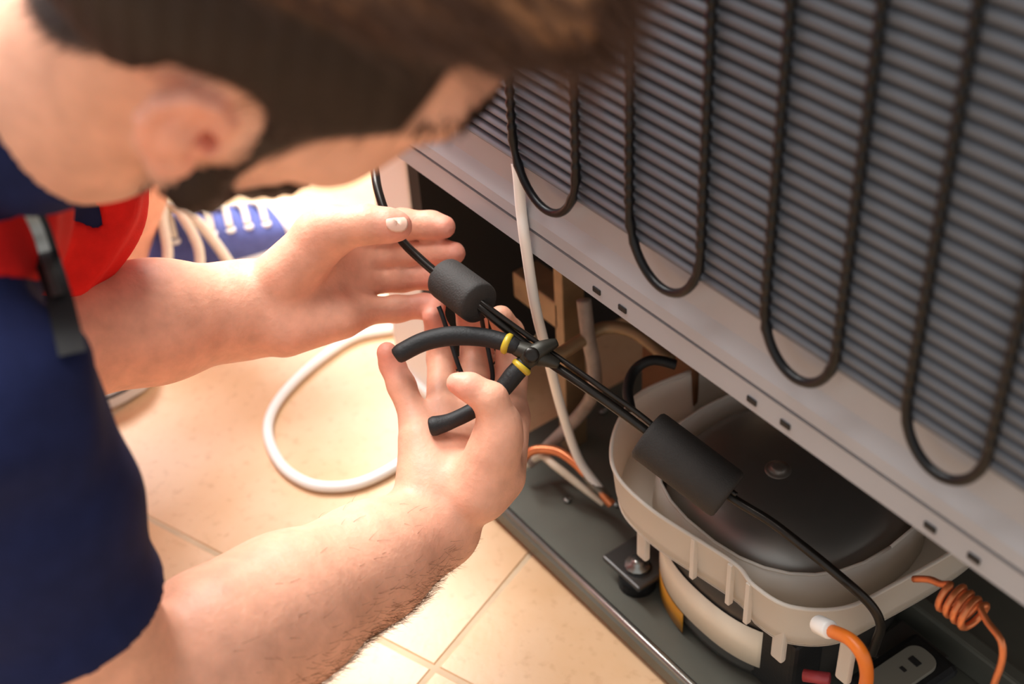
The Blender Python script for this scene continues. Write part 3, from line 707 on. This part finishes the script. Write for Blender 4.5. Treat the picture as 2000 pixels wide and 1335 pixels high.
M_hair2 = attr_mat('dark brown hair', 0.55, 0.5, 300, 0.0, 0.22)
hq = (hV-HC)@HB.T
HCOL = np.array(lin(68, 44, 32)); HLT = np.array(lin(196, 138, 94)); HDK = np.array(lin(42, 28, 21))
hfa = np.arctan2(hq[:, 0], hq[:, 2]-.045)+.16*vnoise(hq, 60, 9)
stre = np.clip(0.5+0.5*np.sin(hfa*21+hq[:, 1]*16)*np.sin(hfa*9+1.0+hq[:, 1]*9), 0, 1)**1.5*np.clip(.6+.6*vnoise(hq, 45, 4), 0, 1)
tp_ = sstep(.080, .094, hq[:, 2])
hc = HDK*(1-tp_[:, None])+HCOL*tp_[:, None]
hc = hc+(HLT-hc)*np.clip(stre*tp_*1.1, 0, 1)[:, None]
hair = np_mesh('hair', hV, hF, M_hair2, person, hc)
hair['label'] = 'dark brown hair, short at the sides and swept forward on top'
def beard_sdf(P):
    q = toH(P); be = beard_edge(q)
    return smax(head_h(q)-.0048*sstep(-.002, .022, be)+(.0012*np.sin(q[:, 1]*700+q[:, 2]*420)).astype(f32), -be-.001, .008)
bV, bF = mesh_sdf([(beard_sdf, *bb(HC, m=.17))], 0.003, 0.004, HC-.18, HC+.18)
beard = np_mesh('beard', bV, bF, M_hair2, person, np.tile(HDK*1.15, (len(bV), 1))); beard['label'] = 'short dark brown beard'
def strands(name, roots, dirs, lens, rad, material, parent, bend, seg=4):
    n = len(roots); T = []; 
    for k in range(seg+1):
        t = k/seg; T.append(roots+dirs*(lens*t)[:, None]+bend*((lens*t*t)[:, None]))
    T = np.array(T); d = T[1]-T[0]; a = np.cross(d, np.array([.3, .5, .81])); a /= np.linalg.norm(a, axis=1)[:, None]+1e-9
    b = np.cross(d, a); b /= np.linalg.norm(b, axis=1)[:, None]+1e-9; VV = []
    for k in range(seg+1):
        r = rad*(1-.75*k/seg)
        for c_, s_ in ((1, 0), (-.5, .866), (-.5, -.866)): VV.append(T[k]+(a*c_+b*s_)*np.asarray(r).reshape(-1, 1))
    VV = np.array(VV).transpose(1, 0, 2).reshape(-1, 3); FF = []
    for k in range(seg):
        for j in range(3): FF.append((k*3+j, k*3+(j+1) % 3, (k+1)*3+(j+1) % 3, (k+1)*3+j))
    FF = np.array(FF); FF = (FF[None]+np.arange(n)[:, None, None]*(seg+1)*3).reshape(-1, 4)
    o = np_mesh(name, VV, FF, material, parent); o['kind'] = 'stuff'; return o
def normals_of(fn, P, e=.001):
    P = P.astype(f32); g = np.stack([fn(P+A(np.eye(3)[k])*e)-fn(P-A(np.eye(3)[k])*e) for k in range(3)], 1).astype(float)
    return g/(np.linalg.norm(g, axis=1)[:, None]+1e-9)
def hdir(v): return np.asarray(v)@HB
# side strands: short, growing down and back; roots on the skin where the hair mask holds
cand = np.nonzero(cover > .35)[0]; pick = RNG.choice(cand, 5200); R0 = V[pick]; N0_ = normals_of(head, R0); rq = q[pick]
isb = beard_edge(rq) > hair_edge(rq)
flow = np.where(isb[:, None], hdir((0, .15, -1)), hdir((0, -.55, -.8)))
dr = flow+N0_*0.45+RNG.normal(size=R0.shape)*.22; dr /= np.linalg.norm(dr, axis=1)[:, None]
strands('hair_strands', R0-N0_*.001, dr, np.where(isb, RNG.uniform(.005, .010, len(R0)), RNG.uniform(.008, .016, len(R0))), np.full(len(R0), .00026), M_hair, person, -N0_*.25)
tq = np.nonzero(tp_ > .4)[0]; pick = RNG.choice(tq, 9000); R1 = hV[pick]; N1 = normals_of(lambda P: smin(hair_sdf(P), quiff(P), .012), R1)
dr = hdir((.25, 1.0, -.05))+N1*.12+RNG.normal(size=R1.shape)*.10; dr -= N1*((dr*N1).sum(1)-.10)[:, None]; dr /= np.linalg.norm(dr, axis=1)[:, None]
M_top = mat('mid brown hair', lin(96, 64, 46), 0.4)
strands('top_strands', R1-N1*.002, dr, RNG.uniform(.02, .05, len(R1)), np.full(len(R1), .00028), M_top, person, -N1*.25)
# eyebrows
for sx in (1, -1):
    n_ = 260; t_ = RNG.uniform(0, 1, n_); yz = np.column_stack([sx*(.016+.040*t_), .1-.030*t_*t_, .040+.006*np.sin(t_*2.6)+RNG.normal(size=n_)*.0022])
    P_ = fromH(yz).astype(f32)
    for _ in range(5): P_ = (P_-head(P_)[:, None]*normals_of(head, P_)).astype(f32)
    N_ = normals_of(head, P_); dr = hdir((sx*.9, -.2, .2))+N_*.5+RNG.normal(size=P_.shape)*.15; dr /= np.linalg.norm(dr, axis=1)[:, None]
    strands('eyebrow', P_-N_*.0008, dr, RNG.uniform(.007, .011, n_), np.full(n_, .0004), M_hair, person, -N_*.3)
# fine hair on the forearms
M_fine = mat('fine brown hair', lin(112, 76, 50), 0.6)
def arm_hair(name, fn, a, b, n, lo, hi_, toward, dens=None):
    t_ = RNG.uniform(0, 1, n)**0.8; base_ = a+(b-a)*t_[:, None]; dd = RNG.normal(size=(n, 3))*.5+np.asarray(toward)/np.linalg.norm(toward); P_ = (base_+dd/np.linalg.norm(dd, axis=1)[:, None]*.04).astype(f32)
    for _ in range(6): P_ = (P_-fn(P_)[:, None]*normals_of(fn, P_)).astype(f32)
    N_ = normals_of(fn, P_); ax_ = (b-a)/np.linalg.norm(b-a); fl = ax_*.7+np.asarray(toward)
    dr = fl+N_*.35+RNG.normal(size=P_.shape)*.25; dr /= np.linalg.norm(dr, axis=1)[:, None]
    strands(name, P_-N_*.0005, dr, RNG.uniform(lo, hi_, n), np.full(n, .00013), M_fine, person, -N_*.35)
arm_hair('forearm_hair', right_arm, C3(400, 1280, .84), C3(850, 1025, .99), 2400, .009, .018, (at(700, 1200, .95)-at(650, 1100, .95))*3)
def nail(px, py, d, ex, ey, n, rx, ry):
    c_ = at(px, py, d); ex = np.asarray(ex, float); n = np.asarray(n, float); n /= np.linalg.norm(n); ex -= n*(ex@n); ex /= np.linalg.norm(ex); ey_ = np.cross(n, ex)
    VV = []; FF = []; rr = [0.0, .5, .85, 1.0]; S = 16
    for i, r in enumerate(rr):
        for k in range(S):
            a_ = 2*math.pi*k/S; u_, v_ = r*math.copysign(abs(math.cos(a_))**.8, math.cos(a_)), r*math.copysign(abs(math.sin(a_))**.8, math.sin(a_)); VV.append(c_+ex*u_*rx+ey_*v_*ry+n*(.0012*(1-r*r)-.0022*v_*v_))
    for i in range(3):
        for k in range(S): FF.append((i*S+k, i*S+(k+1) % S, (i+1)*S+(k+1) % S, (i+1)*S+k))
    o = meshobj('fingernail', VV, FF, M_nail, person); md = o.modifiers.new('s', 'SOLIDIFY'); md.thickness = .0008; return o
up_ = -(RW@np.array([0, 1.0, 0])); rt_ = RW@np.array([1.0, 0, 0]); tocam = -view
nail(775, 435, .9866, rt_, None, tocam*.95+up_*.2+rt_*.22, .0082, .0064)
# --- clothing
def jacket0(P):
    d = torso(P)-.012
    d = smin(d, ellip(P, at(-60, 300, .92), (.118, .118, .118)), .02)
    w = .0045*np.sin((P@A((30, 55, -40)))+1.5*np.sin(P@A((-20, 18, 36))))+.002*np.sin(P@A((80, -60, 70)))
    d = d+w.astype(f32)
    arm = chain(P, [R_SH, C3(22, 960, .705), C3(112, 1190, .752)], [.061, .060, .0625], .02)
    ax_ = A(C3(125, 1195, .752)-C3(20, 960, .700)); ax_ = ax_/np.linalg.norm(ax_)
    cut = (P-A(C3(118, 1190, .752)))@ax_
    arm = np.minimum(arm, right_arm(P)-.005)
    fold = .0035*np.sin((P@A(RW@np.array([-.5, 1.0, .2])))*70+2*np.sin(P@A((12, 9, 20))))*np.clip(-cut*14-1.2, 0, 1)
    slv = smax(arm+fold.astype(f32)+(.0022*np.sin(cut*95+3*np.sin(P@A((18, 10, 14))))*np.clip(-cut*40, 0, 1)).astype(f32), cut, .004)
    arml = cone(P, L_SH, A(L_SH)*.4+A(L_ELB)*.6, .068, .060)
    d = smin(smin(d, slv, .02), arml, .02)
    return d
NK_AX = fromH((0, -.038, -.105))-NECKB; NK_AX = NK_AX/np.linalg.norm(NK_AX)
NK_N = NK_AX*.9-.38*(RW@np.array([0, 1.0, 0])); NK_N = NK_N/np.linalg.norm(NK_N)
def jacket(P):
    ring = chain(P, [fromH((0, -.038, -.105)), NECKB, NECKB-NK_AX*.05], [.057, .064, .085], .02)
    ring = smax(ring+(.0012*np.sin(P@A(NK_AX)*160)).astype(f32), (P-A(at(32, 326, .587)))@A(NK_N), .006)
    return smin(jacket0(P), ring, .010)
JG = [(jacket, (-.62, -.80, .12), (.30, -.15, .72))]
jV, jF = mesh_sdf(JG, 0.004, 0.004, (-.62, -.80, .12), (.30, -.15, .76))
NAVY = np.array(lin(29, 36, 72)); RED = np.array(lin(222, 34, 30))
def yoke(P):                                                 # red chest panel: jacket cloth between the collar, the zip and the seam below
    dn = A(RW@np.array([0, 1.0, 0])); rt = A(RW@np.array([1.0, 0, 0]))
    e1 = (P-A(at(60, 566, .80)))@dn
    e2 = np.minimum(-((P-A(at(20, 405, .72)))@A(RW@np.array([-.45, .9, .0]))), -((P-A(at(56, 420, .76)))@rt))
    return smax(smax(jacket0(P)-.0032, e1, .004), e2, .004)
jc = np.tile(NAVY, (len(jV), 1))
jk = np_mesh('jacket', jV, jF, M_cloth, person, jc); jk['label'] = 'navy work jacket with red chest yoke and short sleeves'
yV, yF = mesh_sdf([(yoke, (-.35, -.60, .30), (.30, -.15, .66))], 0.004, 0.004, (-.35, -.60, .30), (.30, -.15, .66))
yk = np_mesh('chest_yoke', yV, yF, M_cloth, jk, np.tile(RED, (len(yV), 1))); yk['label'] = 'red chest yoke of the jacket'
def march(px, py, fn, t0=.45, t1=1.4):
    r = ray(px, py); t = t0
    for _ in range(90):
        d = float(fn(A([CAM+r*t]))[0])
        if d < .0006 or t > t1: break
        t += max(d*.7, .0008)
    return t
zxy = ((44, 388), (56, 412), (74, 450), (90, 500), (106, 550), (118, 590), (130, 640), (142, 690))
zfit = [.672, .676, .682, .686, .672, .658, .642, .633]
zp = [at(x, y, t) for (x, y), t in zip(zxy, zfit)]
if len(zp) > 3:
    zs = spline(zp, 6)
    def ribbon(name, path, w, th, material, parent):
        T = np.gradient(path, axis=0); V_ = []; F_ = []
        for p_, t_ in zip(path, T):
            t_ = t_/np.linalg.norm(t_); n_ = CAM-p_; n_ /= np.linalg.norm(n_); s_ = np.cross(t_, n_); s_ /= np.linalg.norm(s_)
            for a_, b_ in ((-1, -1), (1, -1), (1, 1), (-1, 1)): V_.append(p_+s_*w*a_+n_*th*b_)
        n = len(path)
        for i in range(n-1):
            for k in range(4): F_.append((i*4+k, i*4+(k+1) % 4, i*4+4+(k+1) % 4, i*4+4+k))
        F_ += [(3, 2, 1, 0), tuple((n-1)*4+k for k in range(4))]
        return meshobj(name, V_, F_, material, parent, False)
    zt_ = ribbon('zip_tape', zs, .0065, .0022, M_black, jk); zt_['label'] = 'black zip tape'
    n1 = int(len(zs)*.68); ribbon('zip_teeth', zs[2:n1]+(CAM-zs[2:n1])*.004, .0030, .0015, M_steel, zt_)
def trousers(P):
    d = chain(P, [PELV+np.array([-.05, .06, 0]), KN_L, KN_L*.45+ANK_L*.55], [.115, .078, .066], .04)
    d = np.minimum(d, chain(P, [PELV+np.array([.06, .03, 0]), KN_R, KN_R*.2+ANK_R*.8], [.115, .078, .062], .04))
    d = smin(d, cone(P, PELV, PELV+np.array([.05, .03, .1]), .15, .14), .04)
    return d+(.003*np.sin(P@A((50, 40, 70)))).astype(f32)
tV, tF = mesh_sdf([(trousers, (-.75, -.85, .05), (-.1, .25, .6))], 0.006, 0.004, (-.78, -.85, .05), (-.1, .25, .6))
np_mesh('trousers', tV, tF, M_red, person)

def shoe(heel, direction, name='shoe'):
    d_ = np.array([direction[0], direction[1], 0.0]); L = np.linalg.norm(d_); d_ /= L; s_ = np.array([d_[1], -d_[0], 0.0]); o_ = np.array([heel[0], heel[1], 0.0])
    def pt(u, v, w): return o_+d_*u+s_*v+np.array([0, 0, w])
    U = np.linspace(0, L, 26); tn = U/L
    hw = np.interp(tn, [0, .04, .12, .3, .5, .68, .82, .92, .97, 1.0], [.012, .026, .033, .034, .035, .043, .044, .036, .025, .008])
    top = np.interp(tn, [0, .05, .2, .34, .45, .6, .72, .82, .92, 1.0], [.080, .098, .105, .110, .098, .076, .062, .052, .044, .026])
    def loft(nm, i0, i1, zlo, zhi, wk, mat_, parent, p=2.6):
        V_ = []; F_ = []; S = 28; idx = range(i0, i1+1)
        for i in idx:
            zl, zh = zlo, zhi[i] if hasattr(zhi, '__len__') else zhi; c_ = (zl+zh)/2; h_ = (zh-zl)/2
            for k in range(S):
                a_ = 2*math.pi*k/S; cx_, sz_ = math.cos(a_), math.sin(a_); zz = math.copysign(abs(sz_)**(2/p), sz_)
                nar = 1-.42*max(0, zz)*np.clip((zh-.05)/.06, 0, 1)
                V_.append(pt(U[i], hw[i]*wk*nar*math.copysign(abs(cx_)**(2/p), cx_), c_+h_*zz))
        n = len(V_)//S
        for i in range(n-1):
            for k in range(S): F_.append((i*S+k, i*S+(k+1) % S, (i+1)*S+(k+1) % S, (i+1)*S+k))
        F_ += [tuple(range(S-1, -1, -1)), tuple((n-1)*S+k for k in range(S))]
        return meshobj(nm, V_, F_, mat_, parent)
    up = loft(name, 0, 25, .012, top, .97, M_blue, person)
    loft('sole', 0, 25, .0, .028, 1.05, M_rubber, up, 6)
    loft('toe_cap', 20, 25, .014, top+.003, 1.02, M_rubber, up)
    tube('sole_stripe', [pt(U[i], hw[i]*1.075, .020) for i in range(1, 25)], .0016, M_black, up, 8)
    tube('collar_piping', [pt(U[i], sg*hw[i]*.62, top[i]+.001) for sg, rg in ((1, range(2, 11)), (-1, range(10, 1, -1))) for i in rg], .0028, M_rubber, up, 8)
    def tp2(u, v):
        i = np.interp(u, tn, np.arange(26)); h_ = np.interp(u, tn, top); w_ = np.interp(u, tn, hw); r_ = min(abs(v)/(w_*.8), 1)
        return pt(u*L, v, .014+(h_-.012)*(1-.35*r_**2.4)+.004)
    us = np.linspace(.46, .76, 6)
    for i, u in enumerate(us):
        tube('lace', spline([tp2(u-.01, -.026), tp2(u, -.012), tp2(u+.004, 0)+np.array([0, 0, .003]), tp2(u,   .012), tp2(u-.01, .026)], 5), .0044, M_lace, up, 8)
        for sg in (-1, 1): lathe('eyelet', [(0, .0062), (.003, .0062), (.004, .004)], tp2(u-.01, sg*.027)-np.array([0, 0, .003]), tp2(u-.01, sg*.027)+np.array([0, 0, .003]), M_rubber, up, 10)
    for (a_, b_, c_) in (((.46, .0), (.40, .045), (.30, .060)), ((.48, .0), (.50, .050), (.44, .070)), ((.46, 0), (.56, .046), (.60, .066))):
        e = pt(c_[0]*L, c_[1], .012)
        tube('lace_end', spline([tp2(*a_)+np.array([0, 0, .006]), (tp2(*a_)+pt(b_[0]*L, b_[1], .075))/2+np.array([0, 0, .016]), pt(b_[0]*L, b_[1], .065), e], 6), .0062, M_lace, up, 8)
    return up
shoe((-.578, -.232), (.031, .367))['label'] = 'blue canvas shoe with white toe cap and loose cream laces'
shoe((-.462, -.455), (.03, .295))
